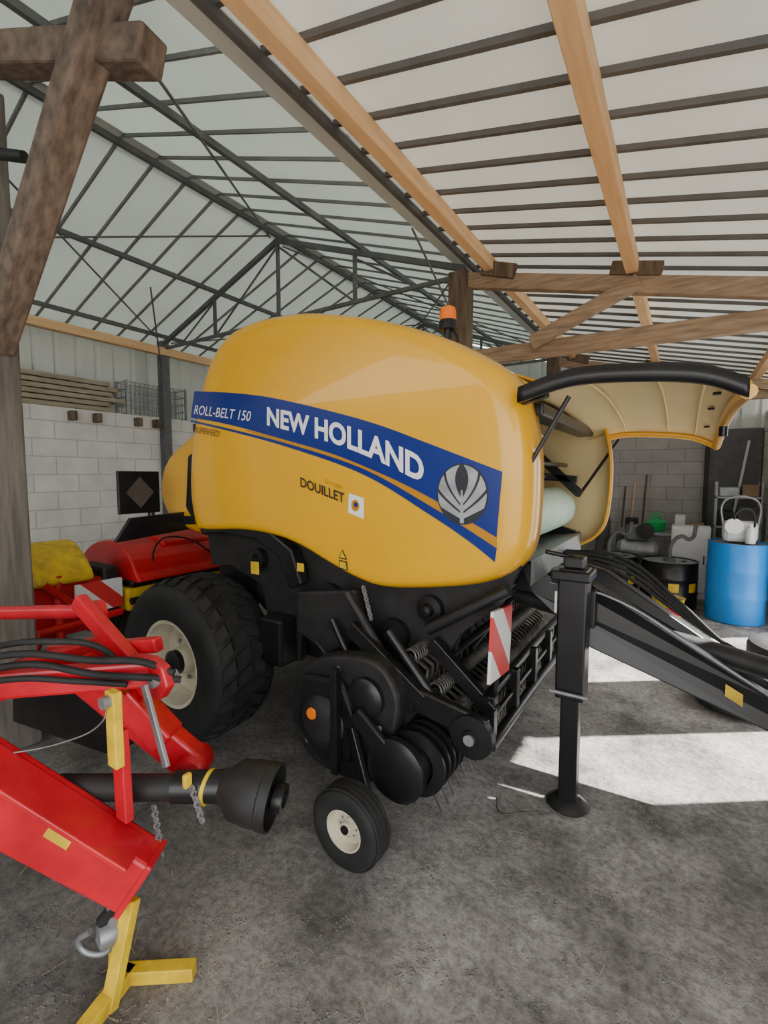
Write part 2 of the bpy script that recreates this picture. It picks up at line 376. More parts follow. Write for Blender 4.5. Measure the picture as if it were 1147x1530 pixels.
# ------------------------------------------------------------ BALER
B=empty('round_baler')
out=[(-2.94,1.38),(-2.965,1.61),(-2.93,1.89),(-2.86,2.16),(-2.77,2.42),(-2.67,2.58),(-2.52,2.68),(-2.30,2.715),(-2.07,2.71),(-1.82,2.68),(-1.49,2.60),(-1.25,2.52),(-1.03,2.43),(-0.86,2.34),(-0.71,2.24),(-0.62,2.14),(-0.575,2.0),(-0.55,1.83),(-0.55,1.61),(-0.57,1.43),(-0.62,1.33),(-0.71,1.26),(-0.85,1.21),(-1.09,1.165),(-1.33,1.14),(-1.50,1.17),(-1.69,1.24),(-1.89,1.32),(-2.11,1.37),(-2.41,1.385),(-2.75,1.36),(-2.88,1.355)]
ring=catmull(out,5); C=(-1.75,1.93)
def yS(x,z): return 2.0+0.035*((x+1.75)/1.2)**2+0.05*((z-1.9)/.75)**2
def panel(name,mirror,parent):
    sc=[(1.0,.20),(1.0,.13),(.993,.075),(.98,.035),(.962,.012),(.935,0),(.88,0),(.8,0),(.7,0),(.6,0),(.48,0),(.36,0),(.24,0),(.12,0)]
    n=len(ring); vs=[];fs=[]
    for s,dy in sc:
        for x,z in ring:
            X=C[0]+(x-C[0])*s; Z=C[1]+(z-C[1])*s; y=yS(X,Z)+dy
            vs.append((X,5.8-y if mirror else y,Z))
    for k in range(len(sc)-1):
        for i in range(n): j=(i+1)%n; fs.append((k*n+i,k*n+j,(k+1)*n+j,(k+1)*n+i))
    y=yS(*C); vs.append((C[0],5.8-y if mirror else y,C[1])); k=len(sc)-1
    for i in range(n): fs.append((k*n+i,k*n+(i+1)%n,len(vs)-1))
    o=mk(name,vs,fs,YEL,parent,True,[YEL,CREAM])
    me=o.data; ci=me.polygons[-1].normal.y
    want=1 if mirror else -1
    if ci*want<0: me.flip_normals()
    m=o.modifiers.new('thick','SOLIDIFY'); m.thickness=0.018; m.offset=-1; m.material_offset=1
    return o
panel('side_panel_near',False,B); pf=panel('side_panel_far',True,B); pf.location.x=0.13
def strip(name,top,bot,mt,off,n=60):
    top=catmull(top,6,False); bot=catmull(bot,6,False)
    vs=[];fs=[]; R=4
    for i in range(n+1):
        t=i/n
        xt=top[0][0]+(top[-1][0]-top[0][0])*t; xb=bot[0][0]+(bot[-1][0]-bot[0][0])*t
        a=(xt,interp(top,xt)); b=(xb,interp(bot,xb))
        for k in range(R+1):
            X=a[0]+(b[0]-a[0])*k/R; Z=a[1]+(b[1]-a[1])*k/R; vs.append((X,yS(X,Z)-off,Z))
    for i in range(n):
        for k in range(R): q=i*(R+1)+k; fs.append((q,q+R+1,q+R+2,q+1))
    return mk(name,vs,fs,mt,B,True)
sT=[(-2.835,2.32),(-2.44,2.27),(-2.09,2.21),(-1.68,2.11),(-1.33,2.01),(-1.03,1.90),(-0.82,1.82),(-0.675,1.765)]
sB=[(-2.87,2.145),(-2.45,2.07),(-1.98,1.96),(-1.59,1.86),(-1.25,1.74),(-1.02,1.64),(-0.85,1.55),(-0.70,1.47)]
tT=[(-2.875,2.128),(-2.45,2.045),(-1.93,1.93),(-1.41,1.785),(-1.02,1.60),(-0.82,1.49),(-0.70,1.42)]
tB=[(-2.875,2.115),(-2.45,2.03),(-1.93,1.91),(-1.41,1.755),(-1.02,1.555),(-0.82,1.435),(-0.71,1.355)]
strip('blue_band',sT,sB,BLUE,0.004)
strip('gold_band',[(-2.3,2.032),(-1.93,1.95),(-1.59,1.86),(-1.25,1.74),(-1.02,1.64),(-0.85,1.55),(-0.70,1.472)],[(-2.3,2.025),(-1.93,1.925),(-1.41,1.78),(-1.02,1.60),(-0.82,1.49),(-0.70,1.42)],GOLD,0.003)
strip('blue_line',tT,tB,BLUE,0.004)
def text(name,body,x0,x1,base,hh,mt,shear=0.0,bold=0.0,off=0.007):
    cu=bpy.data.curves.new(name,'FONT'); cu.body=body; cu.size=1; cu.offset=bold; cu.shear=shear; cu.resolution_u=4
    t=bpy.data.objects.new('tmp',cu); COL.objects.link(t); o=to_mesh_obj(t,name,mt,B)
    bm=bmesh.new(); bm.from_mesh(o.data)
    bmesh.ops.triangulate(bm,faces=bm.faces)
    xs=[v.co.x for v in bm.verts]; ys=[v.co.y for v in bm.verts]; a,b=min(xs),max(xs); c,d=min(ys),max(ys)
    for v in bm.verts:
        u=(v.co.x-a)/(b-a); w=(v.co.y-c)/(d-c); X=x0+(x1-x0)*u; H=hh if not isinstance(hh,tuple) else hh[0]+(hh[1]-hh[0])*u
        Z=(base(X))+w*H; v.co=(X,yS(X,Z)-off,Z)
    bm.to_mesh(o.data); bm.free(); return o
bl=catmull([(-2.1,2.045),(-1.85,1.985),(-1.55,1.905),(-1.3,1.815),(-1.06,1.71)],6,False)
text('brand_lettering','NEW HOLLAND',-2.10,-1.055,lambda x:interp(bl,x),(0.110,0.130),WHITE,0.0,0.035)
text('model_lettering','ROLL-BELT 150',-2.83,-2.24,lambda x:2.165-0.15*(x+2.83),0.062,WHITE,0.3,0.0)
text('feed_lettering','SUPERFEED',-2.82,-2.55,lambda x:2.04-0.16*(x+2.82),0.04,DKG,0.3,0.0)
text('dealer_lettering','DOUILLET',-1.84,-1.53,lambda x:1.685-0.28*(x+1.84),0.055,DKG,0.0,0.02)
text('dealer_small','Groupe',-1.66,-1.54,lambda x:1.70-0.28*(x+1.66),0.035,GOLD,0.2,0.0)
def decal(name,pts,mt,off):
    vs=[(x,yS(x,z)-off,z) for x,z in pts]; return mk(name,vs,[tuple(range(len(vs)))],mt,B)
decal('dealer_badge',[(-1.51,1.55),(-1.41,1.52),(-1.405,1.63),(-1.50,1.655)],WHITE,0.005)
decal('dealer_badge_mark',[(-1.46+.026*math.cos(a),1.59+.032*math.sin(a)) for a in [i*math.pi/6 for i in range(12)]],GOLD,0.007)
decal('dealer_badge_dot',[(-1.455+.012*math.cos(a),1.595+.014*math.sin(a)) for a in [i*math.pi/6 for i in range(12)]],BLUE,0.009)
for k,(cx,cz) in enumerate(((-1.565,1.315),(-1.565,1.255))):
    decal('warning_sticker_%d'%k,[(cx-.03,cz-.022),(cx+.03,cz-.028),(cx+.002,cz+.028)] if k==0 else [(cx-.028,cz-.022),(cx+.028,cz-.028),(cx+.028,cz+.022),(cx-.028,cz+.028)],DKG,0.005)
    decal('warning_fill_%d'%k,[(cx-.020,cz-.016),(cx+.020,cz-.020),(cx+.001,cz+.018)] if k==0 else [(cx-.022,cz-.016),(cx+.022,cz-.021),(cx+.022,cz+.016),(cx-.022,cz+.021)],YEL2,0.007)
# leaf emblem: dark disc, silver central pair of leaves and side leaves sweeping round, stem at the base
ell=lambda cx,cz,rx,rz,n=48:[(cx+rx*math.cos(2*math.pi*i/n),cz+rz*math.sin(2*math.pi*i/n)) for i in range(n)]
EX,EZ=-0.862,1.662
decal('emblem_disc',ell(EX,EZ,0.125,0.142),DKG,0.0055)
def blade(side,a0,a1,h0,h1):
    n=10
    def cur(ang,hh):
        ex,ez=EX+side*.118*math.sin(ang),EZ+.135*math.cos(ang); bx,bz=EX+side*.005,EZ-.115+hh
        cx,cz=EX+side*(.055+.03*math.sin(ang)),EZ-.06+hh+.25*(ez-EZ)
        return [((1-t)**2*bx+2*t*(1-t)*cx+t*t*ex,(1-t)**2*bz+2*t*(1-t)*cz+t*t*ez) for t in [i/n for i in range(n+1)]]
    A=cur(a0,h0); Bq=cur(a1,h1)
    arc=[(EX+side*.118*math.sin(a0+(a1-a0)*k/6),EZ+.135*math.cos(a0+(a1-a0)*k/6)) for k in range(1,6)]
    return A+arc+Bq[::-1]
k=0
for side in (-1,1):
    for a0,a1,h0,h1 in ((.08,.72,.10,.07),(.86,1.38,.06,.035),(1.52,2.05,.025,.0)):
        decal('emblem_leaf_%d'%k,blade(side,a0,a1,h0,h1),SILV,0.008); k+=1
decal('emblem_stem',[(EX-.010,EZ-.135),(EX+.010,EZ-.135),(EX+.004,EZ+.02),(EX-.004,EZ+.02)],SILV,0.0085)

# top cover following the outline between the panels
tp=sorted([p for p in out if p[1]>=2.14],key=lambda p:p[0]); tp=catmull(tp,4,False)
vs=[];fs=[]
for x,z in tp: vs+=[(x,2.2,z-.01),(x,3.6,z-.01),(x,3.6,z-.04),(x,2.2,z-.04)]
for i in range(len(tp)-1):
    for k in range(4): a=4*i+k;b=4*i+(k+1)%4; fs.append((a,b,b+4,a+4))
mk('top_cover',vs,fs,YEL,B,True)
prism('bale_chamber',[(-2.9,1.45),(-2.85,2.1),(-2.65,2.5),(-2.3,2.62),(-1.5,2.5),(-1.1,2.35),(-1.05,1.9),(-1.0,1.2),(-1.05,0.75),(-1.5,0.55),(-2.1,0.55),(-2.6,0.9)],2.28,3.52,BLKD,B,0.02)
prism('tailgate',catmull([(-2.9,2.3),(-3.35,2.08),(-3.68,1.90),(-3.80,1.70),(-3.78,1.50),(-3.6,1.34),(-3.2,1.26),(-2.9,1.25)],3),2.36,3.44,YEL,B,0.08,4)
prism('rear_side_black',[(-2.9,2.0),(-3.2,1.9),(-3.25,1.5),(-3.05,1.3),(-2.85,1.3)],2.22,2.36,BLK,B,0.02)
# light board
box('light_board',(-3.52,1.85,1.46),(-3.49,2.17,1.78),BLK,B,0.004)
mk('light_board_diamond',[(-3.485,2.01,1.50),(-3.485,2.12,1.62),(-3.485,2.01,1.74),(-3.485,1.90,1.62)],[(0,1,2,3)],mat('reflector_back',(0.075,0.06,0.05),0.5),B)
mk('rear_bracket',[(-3.5,1.80,1.26),(-3.5,2.4,1.30),(-3.5,2.4,1.45),(-3.5,1.92,1.43),(-3.46,1.80,1.26),(-3.46,2.4,1.30),(-3.46,2.4,1.45),(-3.46,1.92,1.43)],[(0,1,2,3),(7,6,5,4),(0,4,5,1),(1,5,6,2),(2,6,7,3),(3,7,4,0)],BLK,B)
rod('rear_bracket_arm',(-3.50,2.1,1.46),(-3.50,2.1,1.40),0.025,BLK,B); beam('rear_bracket_mount',(-3.48,2.36,1.38),(-3.1,2.40,1.40),0.05,0.07,BLK,B)
# chassis side plates (dark mechanics)
for s,(ya,yb_) in enumerate(((2.16,2.22),(3.58,3.64))):
    prism('chassis_plate_%d'%s,[(-2.92,1.42),(-2.86,1.10),(-2.65,1.12),(-2.35,1.02),(-2.27,.70),(-2.22,.56),(-2.02,.56),(-1.99,.80),(-1.78,.92),(-1.62,.70),(-1.3,.62),(-1.05,.72),(-.92,.95),(-.72,1.12),(-.62,1.34),(-1.3,1.3),(-1.7,1.4),(-2.4,1.5)],ya,yb_,BLKD,B,0.006)
box('side_box',(-2.24,2.02,0.56),(-2.04,2.2,0.86),BLK,B,0.02)
prism('guard_plate',[(-1.95,1.05),(-1.5,1.12),(-1.45,.86),(-1.7,.70),(-1.95,.8)],2.06,2.12,BLKD,B,0.02)
prism('arched_guard',[(-2.85,1.34),(-2.6,1.36),(-2.3,1.34),(-2.1,1.25),(-2.0,1.05),(-1.9,1.1),(-1.98,1.3),(-2.2,1.42),(-2.8,1.44)],2.06,2.14,BLK,B,0.012)
for i,(x,zz,r) in enumerate(((-1.75,1.0,.11),(-1.3,.88,.09),(-2.35,1.2,.07),(-1.08,1.06,.07))):
    lathe('roller_hub_%d'%i,[(0,-.005),(r*.35,0),(r*.5,.03),(r,.035),(r,.08)],(x,2.08,zz),(0,1,0),BLK,B,24)
box('id_sticker',(-2.32,2.045,1.12),(-2.25,2.05,1.2),YEL2,B,0)
box('id_sticker_2',(-1.92,2.045,1.18),(-1.87,2.05,1.23),YEL2,B,0)
# struts and hydraulics near side
rod('strut_a',(-1.25,2.0,.95),(-.95,2.0,.62),.025,BLK,B); rod('strut_b',(-1.05,2.05,.98),(-.66,2.1,1.22),.03,BLK,B)
beam('lift_arm',(-1.45,1.95,.95),(-1.02,1.95,.66),.05,.08,BLK,B); rod('hydraulic_rod',(-1.5,1.98,1.12),(-1.2,1.98,.74),.022,BLKD,B)
rod('hydraulic_shaft',(-1.28,1.98,.84),(-1.15,1.98,.68),.013,LSTEEL,B)
for i in range(9):
    lathe('chain_%d'%i,[(.006,-.004),(.013,-.004),(.013,.004),(.006,.004),(.006,-.004)],(-1.42+.006*i,2.02,1.15-.02*i),(0,1,0) if i%2 else (1,0,.3),GREY,B,10)
for i in range(6):
    a=random.uniform(0,.1)
    tube('hose_%d'%i,[(-.7,2.3+.12*i,1.32),(-.82-a,2.25+.1*i,1.05),(-.95,2.2+.1*i,.9+.03*i),(-1.0,2.3+.15*i,.72)],.012,RUB,B)
for i,(a,b) in enumerate((((-.95,2.3,.95),(-.70,2.3,1.22)),((-.95,3.4,.95),(-.70,3.4,1.22)),((-1.0,2.15,.80),(-.80,2.6,1.0)),((-1.0,2.5,.75),(-.85,3.0,1.05)),((-1.9,2.1,.82),(-1.55,2.02,.62)),((-1.62,2.0,.95),(-1.40,1.98,.62)))):
    rod('front_link_%d'%i,a,b,.02,BLK,B)
# axle & wheels
box('axle',(-2.83,2.0,.46),(-2.67,3.8,.62),BLK,B,.01); prism('axle_leg',[(-2.9,.45),(-2.6,.45),(-2.5,1.2),(-2.9,1.3)],2.25,2.32,BLK,B); prism('axle_leg_far',[(-2.9,.45),(-2.6,.45),(-2.5,1.2),(-2.9,1.3)],3.48,3.55,BLK,B)
def wheel(name,c,R,W,rr,side,parent,tread):
    """axis Y; side=-1 outer face toward -Y"""
    x,y,z=c; h=W/2
    pr=[(rr*.97,-h*.72),(rr*1.03,-h*.86),(rr+(R-rr)*.45,-h*1.0),(rr+(R-rr)*.78,-h*.97),(R*.965,-h*.84),(R*.99,-h*.55),(R,0),(R*.99,h*.55),(R*.965,h*.84),(rr+(R-rr)*.78,h*.97),(rr+(R-rr)*.45,h),(rr*1.03,h*.86),(rr*.97,h*.72)]
    lathe(name+'_tyre',pr,c,(0,1,0),RUB,parent,64,cap=False)
    pr=[(rr*.985,h*.78),(rr*.99,-h*.76),(rr*1.03,-h*.84),(rr*.95,-h*.84),(rr*.90,-h*.55),(rr*.84,-h*.25),(rr*.55,-h*.18),(rr*.38,-h*.30),(rr*.34,-h*.34),(rr*.30,-h*.62),(rr*.14,-h*.66),(.001,-h*.66)]
    lathe(name+'_rim',[(r,a if side<0 else -a) for r,a in pr],c,(0,1,0),RIM,parent,48,cap=False)
    nb=[]
    for i in range(8):
        t=2*math.pi*i/8; cc=(x+rr*.47*math.cos(t),y+side*h*.24,z+rr*.47*math.sin(t)); nb.append((boxverts(cc,(rr*.08,h*.16,rr*.08)),BF))
    multi(name+'_bolts',nb,GREY,parent)
    pts=[]
    if tread:
        n=30; rows=[(-.80,-.50,.0),(-.44,-.06,.5),(.06,.44,.0),(.50,.80,.5)]
        for i in range(n):
            for a0,a1,ph in rows:
                t0=2*math.pi*(i+ph)/n; dt=2*math.pi/n*.64; vs=[]
                sk=.35*2*math.pi/n*(1 if a0<0 else -1)
                for (a,sh) in((a0,0),(a1,sk)):
                    for tt in (t0+sh,t0+sh+dt):
                        for r in (R*(.965 if abs(a)<.7 else .93),R+(.016 if abs(a)<.7 else -.010)):
                            vs.append(Vector((x+r*math.cos(tt),y+a*h,z+r*math.sin(tt))))
                pts.append((vs,BF))
        multi(name+'_tread',pts,RUB,parent)
    else:
        for k in range(4):
            a=-.6+k*.4; lathe(name+'_groove_%d'%k,[(R*.985,a*h-h*.14),(R*1.02,a*h-h*.1),(R*1.02,a*h+h*.1),(R*.985,a*h+h*.14)],c,(0,1,0),RUB,parent,48,cap=False)
wheel('main_wheel_near',(-2.73,1.93,.54),.525,.50,.28,-1,B,True)
wheel('main_wheel_far',(-2.73,3.88,.54),.525,.50,.28,1,B,True)
lathe('wheel_hub',[(.08,0),(.08,.05),(.05,.07),(.0,.075)],(-2.73,1.79,.54),(0,-1,0),BLK,B,24)
# pickup
SH=[(-1.76,.62),(-1.78,.38),(-1.66,.22),(-1.45,.18),(-1.28,.20),(-1.17,.32),(-1.12,.50),(-1.10,.70),(-1.22,.84),(-1.45,.83),(-1.64,.76)]
prism('pickup_end_shield',catmull(SH,4),1.84,1.95,BLKD,B,.02)
prism('pickup_end_shield_far',catmull(SH,4),3.75,3.85,BLKD,B,.02)
prism('shield_step',[(-1.66,.70),(-1.70,.40),(-1.55,.26),(-1.36,.30),(-1.30,.52),(-1.40,.72)],1.79,1.84,BLK,B,.015)
lathe('pickup_drive_cover',[(.0,-.02),(.06,-.02),(.12,.0),(.145,.03),(.145,.06)],(-1.52,1.77,.48),(0,1,0),BLKD,B,36)
lathe('drive_cover_2',[(.0,0),(.07,0),(.10,.02),(.10,.06)],(-1.27,1.79,.66),(0,1,0),BLK,B,32)
lathe('side_reflector',[(.0,0),(.028,0),(.032,.008)],(-1.56,1.745,.53),(0,1,0),ORG,B,20)
box('strap_vertical',(-1.43,1.74,.26),(-1.39,1.78,.80),BLK,B,.004)
for i,(x,z) in enumerate(((-1.68,.62),(-1.66,.32),(-1.30,.28),(-1.45,.76),(-1.2,.52))): lathe('shield_bolt_%d'%i,[(0,0),(.014,0),(.016,.012)],(x,1.825,z),(0,1,0),GREY,B,12)
rod('windguard_roller',(-1.02,1.78,.40),(-1.02,3.75,.40),.10,BLK,B,seg=32)
lathe('roller_end_drum',[(.0,0),(.12,0),(.15,.015),(.15,.05),(.13,.06)],(-1.07,1.75,.385),(0,1,0),BLK,B,40)
beam('roller_end_arm',(-1.30,1.77,.60),(-1.04,1.77,.40),.03,.09,BLK,B,.01)
for i in range(34):
    y=1.84+i*.056; lathe('roller_disc_%d'%i,[(.10,0),(.155,.006),(.157,.015),(.155,.024),(.10,.030)],(-1.01,y,.40),(0,1,0),BLK,B,32,cap=False)
box('pickup_cross_beam',(-1.35,1.9,.62),(-1.22,3.8,.74),BLKD,B,.01)
tn=[]
def tseg(a,b,t=.006):
    R=frameR(b-a); L=(b-a).length
    tn.append(([R@Vector((u,v*t,w*t))+a for u in(0,L) for v in(-1,1) for w in(-1,1)],BF))
for row,(x,zz) in enumerate(((-.98,.70),(-.90,.60),(-1.12,.84))):
    rod('tine_bar_%d'%row,(x,2.0,zz),(x,3.75,zz),.016,BLK,B)
    for i in range(30):
        y=2.02+i*.058
        tseg(Vector((x,y,zz)),Vector((x+.09,y,zz-.05))); tseg(Vector((x+.09,y,zz-.05)),Vector((x+.07,y,zz-.22)))
for i in range(24):
    y=1.9+i*.075; tseg(Vector((-.96,y,.30)),Vector((-.90+random.uniform(-.01,.01),y+.01,.16)),.004)
multi('tines',tn,TINE,B)
for j,(x0,z0) in enumerate(((-.98,.70),(-1.12,.84),(-.90,.60))):
    cs=[(x0+.036*math.cos(k*1.2),2.0+k*.0042,z0+.036*math.sin(k*1.2)) for k in range(400)]
    tube('spring_coils_%d'%j,cs,.0065,TINE,B)
# front ladder frame of pickup
rod('frame_rail_low',(-.72,2.06,.47),(-.72,3.6,.47),.028,BLK,B); rod('frame_rail_up',(-.76,2.06,.68),(-.76,3.6,.68),.024,BLK,B); rod('frame_rail_mid',(-.74,2.06,.575),(-.74,3.6,.575),.014,BLK,B)
for i in range(5):
    y=2.08+i*.37; box('frame_rung_%d'%i,(-.77,y,.45),(-.71,y+.05,.70),BLK,B,.005)
beam('frame_arm',(-1.06,1.95,.66),(-.70,1.95,.60),.04,.12,BLK,B,.01)
lathe('frame_end_disc',[(.0,0),(.035,0),(.04,.01),(.10,.015),(.105,.05)],(-.76,1.90,.57),(0,1,0),BLK,B,32)
lathe('end_disc_bolt',[(.0,0),(.025,.0),(.025,.012)],(-.76,1.885,.57),(0,1,0),GREY,B,20)
beam('frame_arm_2',(-1.05,2.1,.9),(-.72,2.1,.62),.05,.07,BLK,B)
# gauge wheel
wheel('gauge_wheel',(-1.20,1.60,.184),.18,.13,.092,-1,B,False)
rod('gauge_axle',(-1.20,1.55,.184),(-1.20,1.78,.184),.02,BLK,B); beam('gauge_arm',(-1.20,1.75,.184),(-1.35,1.80,.5),.03,.07,BLK,B)
# hazard board
hb=box('hazard_board',(-.0075,-.14,-.165),(.0075,.14,.165),STRIPE,B,0)
hb.location=(-.71,2.15,.95); hb.rotation_euler=(math.radians(-6),0,0)
rod('board_bracket',(-.735,2.16,.65),(-.725,2.16,1.10),.013,BLK,B)
# front structure between panels
for s,y in enumerate((2.22,3.58)):
    prism('front_post_%d'%s,[(-1.1,1.2),(-.72,1.15),(-.64,1.35),(-.98,1.45),(-1.0,2.2),(-1.1,2.2)],y-.02,y+.02,BLK,B)
rod('net_roll',(-.78,2.3,1.52),(-.78,3.5,1.52),.145,NET,B,seg=40)
rod('net_roll_core',(-.78,2.24,1.52),(-.78,3.56,1.52),.04,PAINTW,B)
mk('net_tray',[(-.95,2.25,1.30),(-.60,2.25,1.34),(-.60,3.55,1.34),(-.95,3.55,1.30),(-.60,2.25,1.22),(-.60,3.55,1.22)],[(0,1,2,3),(1,4,5,2)],GREY,B)
rod('net_bar_a',(-.85,2.25,1.74),(-.85,3.55,1.74),.02,LSTEEL,B); rod('net_bar_b',(-.72,2.25,1.82),(-.72,3.55,1.82),.015,BLK,B); rod('net_bar_c',(-.92,2.25,1.88),(-.92,3.55,1.88),.03,BLKD,B)
beam('net_arm',(-.95,3.45,1.95),(-.6,3.45,1.62),.03,.06,BLK,B); beam('net_arm_2',(-.95,3.45,1.75),(-.62,3.45,1.72),.03,.05,BLK,B); beam('net_arm_3',(-1.0,2.35,1.95),(-.66,2.35,1.6),.03,.06,BLK,B)
tube('net_hose',[(-.95,2.4,1.95),(-.75,2.9,2.0),(-.9,3.4,1.85)],.012,PAINTW,B)
# raised front hood
Hp=catmull([(-.60,2.09),(-.40,2.14),(-.17,2.135),(.04,2.105),(.17,2.045)],5,False)
vs=[];fs=[]; ny=14
for j in range(ny+1):
    v=j/ny; y=2.0+1.8*v; e=0.06*math.sin(math.pi*v)
    for x,z in Hp: vs.append((x,y,z-.09*v+e))
w=len(Hp)
for j in range(ny):
    for i in range(w-1): fs.append((j*w+i,j*w+i+1,(j+1)*w+i+1,(j+1)*w+i))
ho=mk('hood_shell',vs,fs,CREAM,B,True,[CREAM,YEL])
if ho.data.polygons[0].normal.z>0: ho.data.flip_normals()
m=ho.modifiers.new('t','SOLIDIFY'); m.thickness=.02; m.offset=-1; m.material_offset=1
m.material_offset_rim=1
vs=[];fs=[]; prr=[(-.030,-.035),(-.034,.0),(-.022,.030),(.02,.035),(.03,.0),(.01,-.035)]
for x,z in Hp:
    for dy,dz in prr: vs.append((x,2.0+dy,z+dz-.003))
q=len(prr)
for i in range(len(Hp)-1):
    for k in range(q): fs.append((i*q+k,i*q+(k+1)%q,(i+1)*q+(k+1)%q,(i+1)*q+k))
fs+= [tuple(range(q)),tuple((len(Hp)-1)*q+k for k in range(q))]
mk('hood_rim_near',vs,fs,BLK,B,True)
tube('hood_rim_front',[(.17,2.0+1.8*k/8,2.03-.09*k/8+.06*math.sin(math.pi*k/8)) for k in range(9)],.026,YEL,B)
tube('hood_rim_far',[(x,3.8,z-.10) for x,z in Hp],.026,YEL,B)
for i,xx in enumerate((-.35,-.1,.05)):
    zz=interp(Hp,xx)
    tube('hood_rib_%d'%i,[(xx,2.15+1.5*k/6,zz-.020-.09*(.08+.83*k/6)+.06*math.sin(math.pi*(.08+.83*k/6))) for k in range(7)],.007,CREAM,B)
for i,yy in enumerate((2.4,2.9,3.4)):
    v=(yy-2)/1.8; lathe('hood_rivet_%d'%i,[(0,0),(.015,0),(.015,.01)],(.10,yy,2.075-.09*v+.06*math.sin(math.pi*v)-.012),(0,0,1),BLK,B,12)
box('hood_hinge',(-.66,2.2,2.02),(-.55,3.6,2.08),BLK,B,.01)
rod('gas_strut_near',(-.62,2.1,1.72),(-.42,2.1,2.08),.010,BLK,B); rod('gas_strut_far',(-.62,3.5,1.6),(-.40,3.7,2.0),.010,BLK,B)
beam('hinge_arm',(-.8,2.15,2.05),(-.5,2.05,2.1),.04,.05,BLK,B)
lathe('hood_latch',[(.0,0),(.02,0),(.02,.05),(0,.05)],(.16,3.0,2.0),(0,0,-1),BLK,B,12)
# beacon
rod('beacon_stem',(-1.12,2.4,2.38),(-1.12,2.4,2.56),.022,BLK,B); lathe('beacon_base',[(.05,0),(.05,.04),(.045,.05)],(-1.12,2.4,2.54),(0,0,1),BLK,B,24)
lathe('beacon_lens',[(.045,0),(.045,.045),(.038,.065),(.02,.075),(0,.077)],(-1.12,2.4,2.59),(0,0,1),ORG,B,24)
tube('beacon_cable',[(-1.10,2.4,2.55),(-1.06,2.4,2.48),(-1.09,2.42,2.4)],.008,RUB,B)
# drawbar
def dbeam(n,ya,yb2,yc,yd):
    pts=[(-1.1,1.32),(-.78,1.28),(-.38,1.17),(.37,.72),(.85,.55),(.85,.42),(.38,.55),(-.40,.83),(-.70,1.08),(-1.1,1.1)]
    vs=[];
    for k,(a,b) in enumerate(((ya,yb2),(yc,yd))):
        for x,z in pts:
            t=max(0,min(1,(x+.4)/1.25)); vs.append((x,a+(b-a)*t,z))
    n0=len(pts); fs=[tuple(range(n0)),tuple(range(n0,2*n0))[::-1]]+[(i,(i+1)%n0,n0+(i+1)%n0,n0+i) for i in range(n0)]
    return bevel(mk(n,vs,fs,BLK,B),.008)
dbeam('drawbar_near',2.66,2.80,2.76,2.90); dbeam('drawbar_far',3.10,2.92,3.20,3.02)
box('drawbar_cross',(-.5,2.7,1.0),(-.42,3.15,1.1),BLK,B)
rod('pto_shaft',(-.9,2.93,1.0),(.85,2.93,.72),.055,BLKD,B,seg=24)
box('hitch_block',(.80,2.80,.40),(1.0,3.02,.56),BLK,B,.02); lathe('hitch_eye',[(.05,-.03),(.10,-.03),(.10,.03),(.05,.03),(.05,-.03)],(1.08,2.91,.46),(0,0,1),GREY,B,24,cap=False)
tube('drawbar_line',[(-.6,2.64,1.16),(-.3,2.64,1.12),(.1,2.68,.90),(.5,2.72,.66)],.006,GREY,B)
mk('drawbar_sticker',[(.21,2.722,.69),(.28,2.728,.65),(.28,2.728,.71),(.21,2.722,.75)],[(0,1,2,3)],YEL2,B)
for i in range(4):
    tube('drawbar_hose_%d'%i,[(-.6,2.9+.05*i,1.28),(-.3,2.95+.05*i,1.20+.02*i),(.0,3.0,1.0+.02*i),(.2,2.98,.88),(.45,2.9,.78-.02*i)],.011,RUB,B)
# jack
J=.02
box('jack_outer',(-.54+J,2.455,.60),(-.40+J,2.595,1.28),BLK,B,.01); box('jack_head',(-.57+J,2.43,1.22),(-.38+J,2.62,1.27),BLK,B,.01); box('jack_cap',(-.52+J,2.47,1.28),(-.42+J,2.57,1.34),BLK,B,.01)
box('jack_inner',(-.515+J,2.48,.04),(-.425+J,2.57,.64),BLK,B,.008); lathe('jack_foot',[(.10,0),(.11,.012),(.09,.03),(.06,.05)],(-.47+J,2.525,.0),(0,0,1),BLKD,B,32)
rod('jack_pin',(-.56+J,2.44,.64),(-.38+J,2.44,.64),.010,GREY,B); box('jack_mount',(-.56+J,2.6,.95),(-.38+J,2.68,1.15),BLK,B); box('jack_tag',(-.55+J,2.45,1.05),(-.541+J,2.50,1.16),PAINTW,B,0)
rod('jack_crank',(-.47+J,2.52,1.33),(-.60+J,2.45,1.36),.012,BLK,B)
tube('foot_wire',[(-.47,2.4,.02),(-.62,2.3,.03),(-.72,2.25,.015),(-.78,2.35,.015)],.004,TINE,B)

# ------------------------------------------------------------ foreground red mower headstock
M=empty('disc_mower_headstock')
beam('main_boom',(-2.35,.28,1.02),(-1.50,.82,.38),.12,.30,RED,M,.012,.12,.20)
beam('boom_edge',(-2.30,.25,1.19),(-1.48,.79,.49),.14,.02,RED,M,.004)
beam('boom_sticker',(-1.70,.626,.60),(-1.64,.666,.55),.012,.05,YEL2,M,0)
beam('boom_sticker_blue',(-1.93,.480,.96),(-1.85,.532,.90),.012,.06,BLUE,M,0)
beam('boom_end_plate',(-1.51,.81,.387),(-1.495,.82,.375),.125,.215,RED,M,.006)
beam('upper_arm',(-2.2,.55,.98),(-1.66,1.0,1.0),.06,.10,RED,M,.012)
prism('arm_bracket',[(-1.80,.94),(-1.72,.90),(-1.60,.92),(-1.55,.98),(-1.58,1.05),(-1.66,1.07),(-1.80,1.05)],.96,1.0,RED,M,.008)
lathe('bracket_pin',[(.0,0),(.02,0),(.02,.1)],(-1.61,.94,.99),(0,1,0),GREY,M,16)
